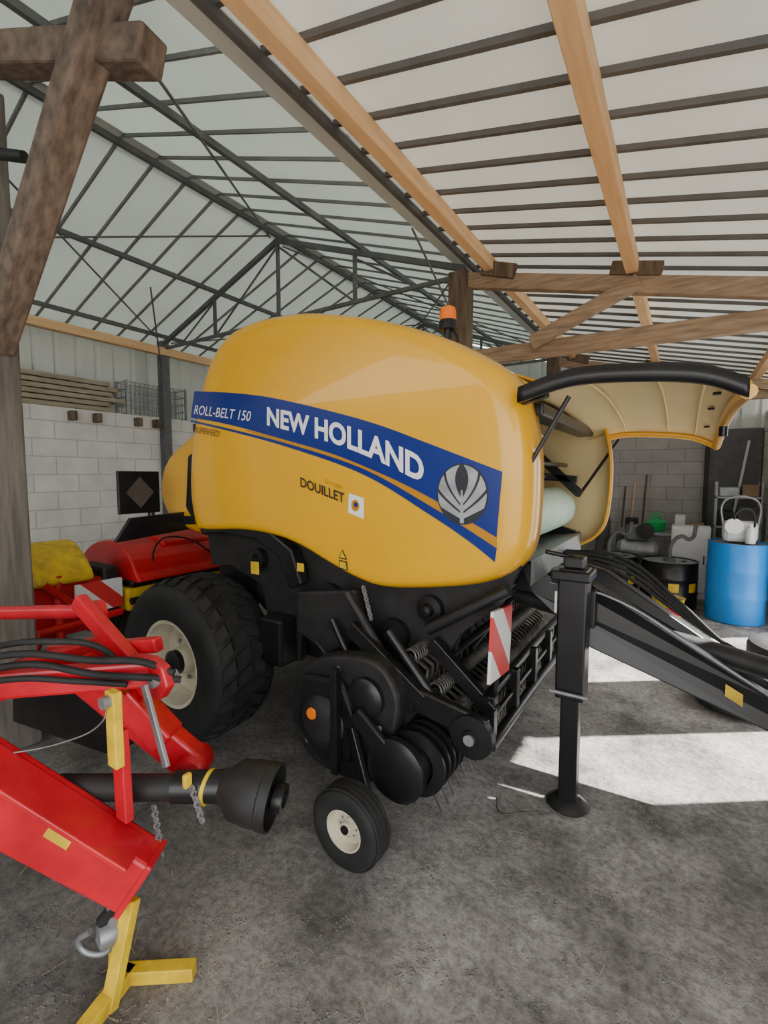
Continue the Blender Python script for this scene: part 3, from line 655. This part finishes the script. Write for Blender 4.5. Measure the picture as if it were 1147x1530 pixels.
beam('far_arm',(-2.0,.86,1.0),(-1.60,1.10,.60),.08,.13,RED,M,.012)
beam('far_arm_cheek',(-1.80,.95,.90),(-1.66,1.03,.72),.11,.10,RED,M,.01)
lathe('arm_boss',[(.0,-.07),(.05,-.07),(.06,-.05),(.06,.05),(.05,.07),(0,.07)],(-1.60,1.10,.60),(0.5,-.8,0),RED,M,24)
lathe('arm_boss_pin',[(.0,-.1),(.02,-.1),(.02,.1),(0,.1)],(-1.60,1.10,.60),(0.5,-.8,0),GREY,M,16)
beam('cross_link',(-2.15,.95,1.22),(-1.80,1.0,.98),.05,.07,RED,M,.008)
beam('cross_link_2',(-2.3,.9,.98),(-1.78,1.08,1.06),.05,.06,RED,M,.008)
rod('link_tube',(-2.6,.75,1.14),(-2.15,1.0,1.16),.03,RED,M); lathe('link_tube_eye',[(.02,-.02),(.05,-.02),(.05,.02),(.02,.02),(.02,-.02)],(-2.12,1.01,1.16),(0,1,0),RED,M,20,cap=False)
beam('frame_cheek',(-2.1,.62,.98),(-2.1,1.05,1.0),.06,.12,RED,M,.01)
box('frame_valve_block',(-2.35,.82,.84),(-2.2,.96,.98),BLKD,M,.01)
# darker frame mass behind the boom
beam('rear_frame',(-2.6,.9,.75),(-2.0,1.05,.70),.12,.30,BLKD,M,.01); rod('ram_body',(-2.4,.95,.88),(-1.95,1.05,.72),.035,BLKD,M); rod('ram_rod',(-1.95,1.05,.72),(-1.75,1.08,.64),.016,LSTEEL,M)
beam('lock_bar_yellow',(-1.56,.78,1.04),(-1.56,.78,.78),.055,.03,YEL2,M,.004)
beam('lock_bar_red',(-1.57,.80,.90),(-1.56,.80,.58),.065,.03,RED,M,.004)
beam('lock_link_grey',(-1.62,.92,.99),(-1.50,.92,.72),.015,.03,GREY,M,.003)
lathe('lock_pin',[(.0,0),(.02,0),(.02,.06),(.0,.06)],(-1.56,.74,1.01),(0,1,0),GREY,M,16)
rod('pto_guard_tube',(-1.85,.72,.63),(-1.32,1.06,.63),.045,BLKD,M,seg=24); rod('pto_guard_tube_2',(-1.50,.95,.63),(-1.30,1.08,.63),.055,BLK,M,seg=24)
dv=Vector((-1.12,1.15,.60))-Vector((-1.34,1.05,.63)); 
lathe('pto_cone',[(.055,0),(.075,.03),(.10,.06),(.104,.10),(.108,.11),(.108,.16),(.112,.165),(.112,.20),(.104,.20),(.098,.12),(.04,.08)],(-1.36,1.045,.63),dv,BLKD,M,36,cap=False)
lathe('pto_yoke',[(0,.05),(.035,.06),(.035,.19),(.05,.20),(.05,.235),(.03,.235),(.03,.18)],(-1.36,1.045,.63),dv,BLK,M,24,cap=False)
lathe('pto_collar',[(.04,0),(.060,.005),(.060,.018),(.04,.022)],(-1.41,1.01,.63),dv,YEL2,M,24)
box('pto_latch',(-1.43,.93,.66),(-1.41,.96,.71),YEL2,M,.006)
for i in range(9): 
    lathe('chain_link_%d'%i,[(.006,-.004),(.012,-.004),(.012,.004),(.006,.004),(.006,-.004)],(-1.52+.004*i,.88,.585-.020*i),(1,0,0) if i%2 else (0,1,0),GREY,M,10)
for i in range(7): 
    lathe('chain_b_%d'%i,[(.006,-.004),(.012,-.004),(.012,.004),(.006,.004),(.006,-.004)],(-1.40+.008*i,.95,.66-.016*i),(1,0,0) if i%2 else (0,1,0),GREY,M,10)
tube('hose_a',[(-2.2,.5,1.04),(-2.0,.66,1.11),(-1.8,.84,1.07),(-1.66,.94,1.06),(-1.56,1.0,1.02)],.013,RUB,M)
tube('hose_b',[(-2.2,.48,1.00),(-1.98,.68,1.07),(-1.78,.84,1.02),(-1.62,.94,1.01),(-1.55,1.02,.99)],.013,RUB,M)
tube('hose_c',[(-2.2,.6,1.10),(-1.95,.75,1.14),(-1.85,.9,1.08),(-1.8,.95,.95)],.012,RUB,M)
tube('hose_d',[(-2.2,.46,.97),(-1.98,.64,1.03),(-1.82,.80,1.00),(-1.70,.90,.98)],.011,RUB,M)
tube('cord',[(-1.95,.55,.80),(-1.75,.70,.84),(-1.6,.76,.93),(-1.56,.76,1.0)],.0025,GREY,M)
rod('linch_pin',(-1.53,.78,.34),(-1.60,.73,.24),.022,BLKD,M); rod('drop_link',(-1.57,.75,.34),(-1.57,.75,.18),.018,GREY,M)
lathe('shackle_ball',[(.0,-.04),(.035,-.03),(.045,0),(.035,.03),(0,.04)],(-1.58,.74,.20),(0.3,1,0),GREY,M,20)
tube('shackle',[(-1.62,.70,.22),(-1.66,.68,.17),(-1.60,.72,.13),(-1.56,.76,.17)],.010,GREY,M)
beam('stand_leg',(-1.54,.80,.30),(-1.52,.70,.0),.05,.035,YEL2,M,.004); beam('stand_strut',(-1.58,.78,.28),(-1.585,.76,.02),.03,.05,YEL2,M,.004)
beam('stand_foot_a',(-1.60,.75,.025),(-1.37,.915,.025),.045,.05,YEL2,M,.004); beam('stand_foot_b',(-1.56,.80,.025),(-1.49,.58,.025),.05,.05,YEL2,M,.004)

# ------------------------------------------------------------ machines at back left
K=empty('red_mower_conditioner')
prism('bonnet',catmull([(-4.75,.86),(-4.72,1.02),(-4.5,1.14),(-4.2,1.17),(-3.97,1.08),(-3.85,.92),(-3.86,.84)],3),2.15,3.25,REDB,K,.09,4)
prism('bonnet_ridge',catmull([(-4.5,1.1),(-4.4,1.2),(-4.15,1.21),(-4.0,1.1)],3),2.5,3.1,REDB,K,.05,3)
box('bonnet_trim',(-4.7,2.12,.80),(-3.86,3.28,.86),BLK,K,.02)
box('yellow_skirt',(-4.7,2.1,.60),(-3.9,3.3,.80),YEL2,K,.02); box('black_base',(-4.6,2.2,.1),(-4.0,3.2,.60),BLKD,K,.02)
mk('bonnet_label',[(-3.845,2.5,.89),(-3.845,2.72,.89),(-3.885,2.72,.97),(-3.885,2.5,.97)],[(0,1,2,3)],WHITE,K)
tube('bonnet_cable',[(-3.84,2.3,.82),(-3.95,2.4,1.12),(-4.0,2.6,1.18),(-3.9,2.9,1.02),(-3.84,3.0,.84)],.008,BLK,K)
prism('warning_flag',[(-3.9,.84),(-3.88,1.12),(-3.86,1.12),(-3.86,.84)],3.0,3.2,REDB,K,.005)
rod('cutter_bar_tube',(-3.84,2.1,.70),(-3.84,3.3,.70),.03,BLKD,K)
for i,x in enumerate((-4.6,-4.0)): lathe('base_skid_%d'%i,[(.0,0),(.08,0),(.1,.02),(.1,.9)],(x,2.25,.1),(0,1,0),BLKD,K,20)
T=empty('hay_rake')
prism('yellow_cover',catmull([(-4.6,1.0),(-4.56,1.17),(-4.4,1.20),(-4.2,1.22),(-3.97,1.08),(-3.92,.92)],3),1.45,1.85,YEL2,T,.03)
box('red_body',(-4.5,1.45,.5),(-4.0,2.0,.92),REDB,T,.03); rod('red_tube',(-4.2,1.4,.95),(-4.2,2.05,.9),.05,REDB,T)
box('hazard_panel',(-3.95,1.72,.66),(-3.93,2.08,.9),STRIPE,T,0); box('dark_gearbox',(-4.4,1.95,.4),(-3.98,2.08,1.0),BLKD,T,.03)
for i,(a,b) in enumerate((((-3.9,1.5,.95),(-3.9,1.9,.55)),((-3.9,1.45,.6),(-3.9,2.05,.62)),((-3.92,1.6,.3),(-3.92,1.6,1.0)))): rod('red_frame_%d'%i,a,b,.03,REDB,T)
for i in range(5): rod('rake_arm_%d'%i,(-4.2,1.6,.6),(-4.2+.45*math.cos(i*1.25),1.7+.33*math.sin(i*1.25),.02),.025,REDB,T)

# ------------------------------------------------------------ right rear clutter
def barrel(name,c,r,hh,m1,band=None):
    e=empty(name); x,y=c
    pr=[(r*.95,0),(r,.01),(r,hh*.30),(r*1.03,hh*.33),(r,hh*.36),(r,hh*.62),(r*1.03,hh*.65),(r,hh*.68),(r,hh-.01),(r*1.02,hh),(r*.96,hh),(r*.95,hh-.02),(.0,hh-.02)]
    lathe('drum_body',pr,(x,y,0),(0,0,1),m1,e,40)
    if band:
        for i in range(3): 
            t=-2.3+i*.75; vs=[]
            for a in (t,t+.12,t+.24,t+.36):
                for z in (hh*.40,hh*.58): vs.append((x+r*1.01*math.cos(a),y+r*1.01*math.sin(a),z))
            mk('drum_label_%d'%i,vs,[(0,2,3,1),(2,4,5,3),(4,6,7,5)],band,e)
    lathe('bung',[(.03,0),(.03,.02),(0,.02)],(x+r*.5,y,hh-.02),(0,0,1),BLK,e,16)
    lathe('drum_lid',[(r*.93,0),(r*.93,.004),(0,.004)],(x,y,hh-.018),(0,0,1),GREY,e,40)
    return e
def zpipe(e,x,y,z,s=1):
    tube('pump_pipe',[(x-.12*s,y,z),(x-.10*s,y,z+.22),(x+.0,y,z+.33),(x+.10*s,y,z+.30),(x+.16*s,y,z+.48)],.025,STEEL,e)
    lathe('pump_flange',[(0,0),(.07,0),(.07,.05),(0,.05)],(x-.12*s,y,z-.02),(0,0,1),STEEL,e,20)
d1=barrel('oil_drum',(-.82,7.4),.33,.62,BLK,YEL2); zpipe(d1,-.75,7.35,.62)
d2=barrel('oil_drum',(-.12,7.3),.33,.62,BLK,YEL2); zpipe(d2,.0,7.25,.62)
bd=barrel('blue_plastic_drum',(.58,7.0),.30,.95,BLUEP)
P=empty('pressure_washer')
box('washer_body',(.42,6.9,.955),(.76,7.15,1.20),PAINTW,P,.05); tube('washer_handle',[(.42,7.0,1.15),(.42,7.05,1.42),(.50,7.05,1.48),(.68,7.05,1.48),(.76,7.05,1.42),(.76,7.0,1.15)],.012,GREY,P); lathe('washer_reel',[(0,0),(.09,.0),(.09,.015),(.06,.02),(.06,.08),(.09,.085),(.09,.1)],(.52,6.80,1.15),(0,1,0),PAINTW,P,28)
tube('washer_hose',[(.6,6.88,1.1),(.52,6.8,1.28),(.64,6.84,1.36),(.72,6.9,1.2),(.66,6.84,1.05)],.012,BLKD,P)
lathe('washer_bottle',[(0,0),(.05,0),(.05,.16),(.02,.2),(.02,.23)],(.68,6.86,.955),(0,0,1),PAINTW,P,20)
WB=empty('metal_workbench')
box('bench_top',(-.9,8.6,.78),(.35,9.2,.84),GREY,WB,.01)
for i,(x,y) in enumerate(((-.88,8.62),(.3,8.62),(-.88,9.15),(.3,9.15))): box('leg_%d'%i,(x-.03,y-.03,0),(x+.03,y+.03,.78),STEEL,WB,.004)
for i,(x,w_,h_,m_) in enumerate(((-.8,.18,.2,BLKD),(-.1,.15,.28,PAINTW),(.1,.2,.16,CARD))): box('bench_item_%d'%i,(x,8.75,.842),(x+w_,8.95,.84+h_),m_,WB,.015)
AC=empty('air_compressor'); lathe('tank',[(.0,0),(.10,.02),(.15,.08),(.15,.52),(.10,.58),(0,.6)],(-.85,8.05,.62),(1,0,0),GREY,AC,28)
box('motor',(-.72,7.95,.77),(-.4,8.13,1.0),STEEL,AC,.02); lathe('pulley',[(.0,0),(.04,0),(.12,.01),(.12,.04),(0,.04)],(-.45,7.9,.92),(0,1,0),BLKD,AC,28)
for i,x in enumerate((-.75,-.4)): box('foot_%d'%i,(x,7.98,0),(x+.05,8.12,.5),STEEL,AC,.004)
gb=empty('green_canister'); lathe('canister_body',[(0,0),(.11,0),(.14,.05),(.15,.15),(.06,.19),(.03,.2),(.03,.24)],(-.35,8.75,.845),(0,0,1),GREENP,gb,24); tube('canister_handle',[(-.46,8.75,1.0),(-.35,8.75,1.14),(-.24,8.75,1.0)],.014,GREENP,gb)
cb=empty('grey_cabinet'); box('cabinet_body',(-.12,7.9,.0),(.35,8.2,1.02),PAINTW,cb,.01); box('cabinet_door',(-.10,7.885,.1),(.33,7.9,.98),PAINTW,cb,.005); rod('door_handle',(.28,7.87,.5),(.28,7.87,.62),.008,BLK,cb)
ms=empty('steel_shelf')
for i,z in enumerate((.45,.95,1.4)): box('shelf_%d'%i,(.42,8.7,z),(.98,9.1,z+.03),GREY,ms,.003)
for i,(x,y) in enumerate(((.42,8.7),(.96,8.7),(.42,9.08),(.96,9.08))): box('upright_%d'%i,(x,y,0),(x+.02,y+.02,1.65),GREY,ms,0)
for i,(x,z,w_,h_,m_) in enumerate(((.45,.98,.2,.22,BLKD),(.7,.98,.22,.3,STEEL),(.46,1.43,.25,.14,GREY),(.74,1.43,.2,.18,CARD),(.45,.48,.25,.3,CARD),(.73,.48,.2,.2,BLKD))): box('stored_crate_%d'%i,(x,8.75,z),(x+w_,9.0,z+h_),m_,ms,.01)
gc=empty('gas_cylinder'); lathe('cylinder_body',[(0,0),(.11,0),(.115,.02),(.115,.95),(.09,1.06),(.04,1.12),(.035,1.2),(0,1.2)],(-1.15,8.9,0),(0,0,1),STEEL,gc,28)
hb2=empty('long_handled_tools')
for i,x in enumerate((-.95,-.80,-.62)):
    rod('tool_handle_%d'%i,(x,9.3,.05),(x+.06,9.57,1.55+.1*i),.015,WOODN if i%2 else WOODP,hb2); box('tool_head_%d'%i,(x-.1,9.27,.0),(x+.1,9.32,.08),STEEL,hb2,.005)
yb1=empty('yellow_bucket'); lathe('bucket_body',[(.13,0),(.17,.28),(.18,.29),(.17,.29),(.16,.27),(.12,.02),(0,.02)],(-.1,6.5,0),(0,0,1),YEL2,yb1,28); lathe('bucket_label',[(.150,.10),(.161,.19)],(-.1,6.5,0),(0,0,1),REDB,yb1,28,cap=False); tube('bucket_handle',[(-.27,6.5,.28),(-.1,6.4,.34),(.07,6.5,.28)],.005,GREY,yb1)
wbk=empty('white_bucket'); lathe('bucket_body',[(.11,0),(.14,.24),(.15,.25),(.14,.25),(.13,.23),(.10,.02),(0,.02)],(-.62,6.75,0),(0,0,1),PAINTW,wbk,28); tube('bucket_handle',[(-.76,6.75,.24),(-.62,6.66,.30),(-.48,6.75,.24)],.005,GREY,wbk)
def flat_tyre(name,x,y,R,W):
    e=empty(name); r=R*.58
    lathe('tyre',[(r,0.02),(R*.8,0),(R*.96,.02),(R,W*.25),(R,W*.75),(R*.96,W-.02),(R*.8,W),(r,W-.02),(r*1.03,W/2),(r,.02)],(x,y,0),(0,0,1),RUB,e,48,cap=False)
flat_tyre('spare_tyre',.98,5.45,.42,.24); flat_tyre('spare_tyre',.42,4.35,.30,.14)
pipe=empty('leaning_pipe'); rod('pipe',(.55,9.25,0),(.85,9.46,2.3),.02,PAINTW,pipe)
df=empty('steel_doorway'); box('panel',(.33,9.5,0),(1.03,9.58,2.5),STEEL,df,.01); box('jamb',(.28,9.45,0),(.34,9.6,2.55),BLKD,df,.005)
# straw scattered on the floor
sw=[]
for i in range(300):
    if i<70: x=random.gauss(-1.4,.22); y=random.gauss(.9,.22)
    elif i<200: x=random.gauss(-.95,.3); y=random.uniform(2.0,3.6)
    else: x=random.uniform(-2.5,1.2); y=random.uniform(.6,5)
    t=random.uniform(0,math.pi); L=random.uniform(.02,.08); dx,dy=math.cos(t)*L/2,math.sin(t)*L/2; w_=.0012
    nx,ny_=-math.sin(t)*w_,math.cos(t)*w_; z0=.003; z1=.003+random.uniform(0,.006)
    sw.append(([Vector((x-dx-nx,y-dy-ny_,z0)),Vector((x-dx+nx,y-dy+ny_,z0)),Vector((x+dx+nx,y+dy+ny_,z1)),Vector((x+dx-nx,y+dy-ny_,z1))],[(0,1,2,3)]))
multi('loose_straw',sw,mat('straw',(0.42,0.35,0.22),0.8,var=0.3,scale=20),FL)

# ------------------------------------------------------------ light
W=bpy.data.worlds.new('world'); S.world=W; W.use_nodes=True; nt=W.node_tree; bg=nt.nodes['Background']
sky=nt.nodes.new('ShaderNodeTexSky'); sky.sky_type='NISHITA'; sky.sun_disc=False; sky.sun_elevation=math.radians(45); sky.sun_rotation=math.radians(60)
mixc=nt.nodes.new('ShaderNodeMix'); mixc.data_type='RGBA'; mixc.inputs['Factor'].default_value=0.8; mixc.inputs['B'].default_value=(9.1,9.1,9.0,1)
nt.links.new(sky.outputs[0],mixc.inputs['A']); nt.links.new(mixc.outputs['Result'],bg.inputs['Color']); bg.inputs['Strength'].default_value=0.52
sun=bpy.data.lights.new('sun','SUN'); sun.energy=28; sun.angle=math.radians(0.6); sun.color=(1,.97,.92)
so=bpy.data.objects.new('sun',sun); COL.objects.link(so)
d=Vector((.80,.57,.98)); so.rotation_euler=d.to_track_quat('Z','Y').to_euler(); so.location=d*8
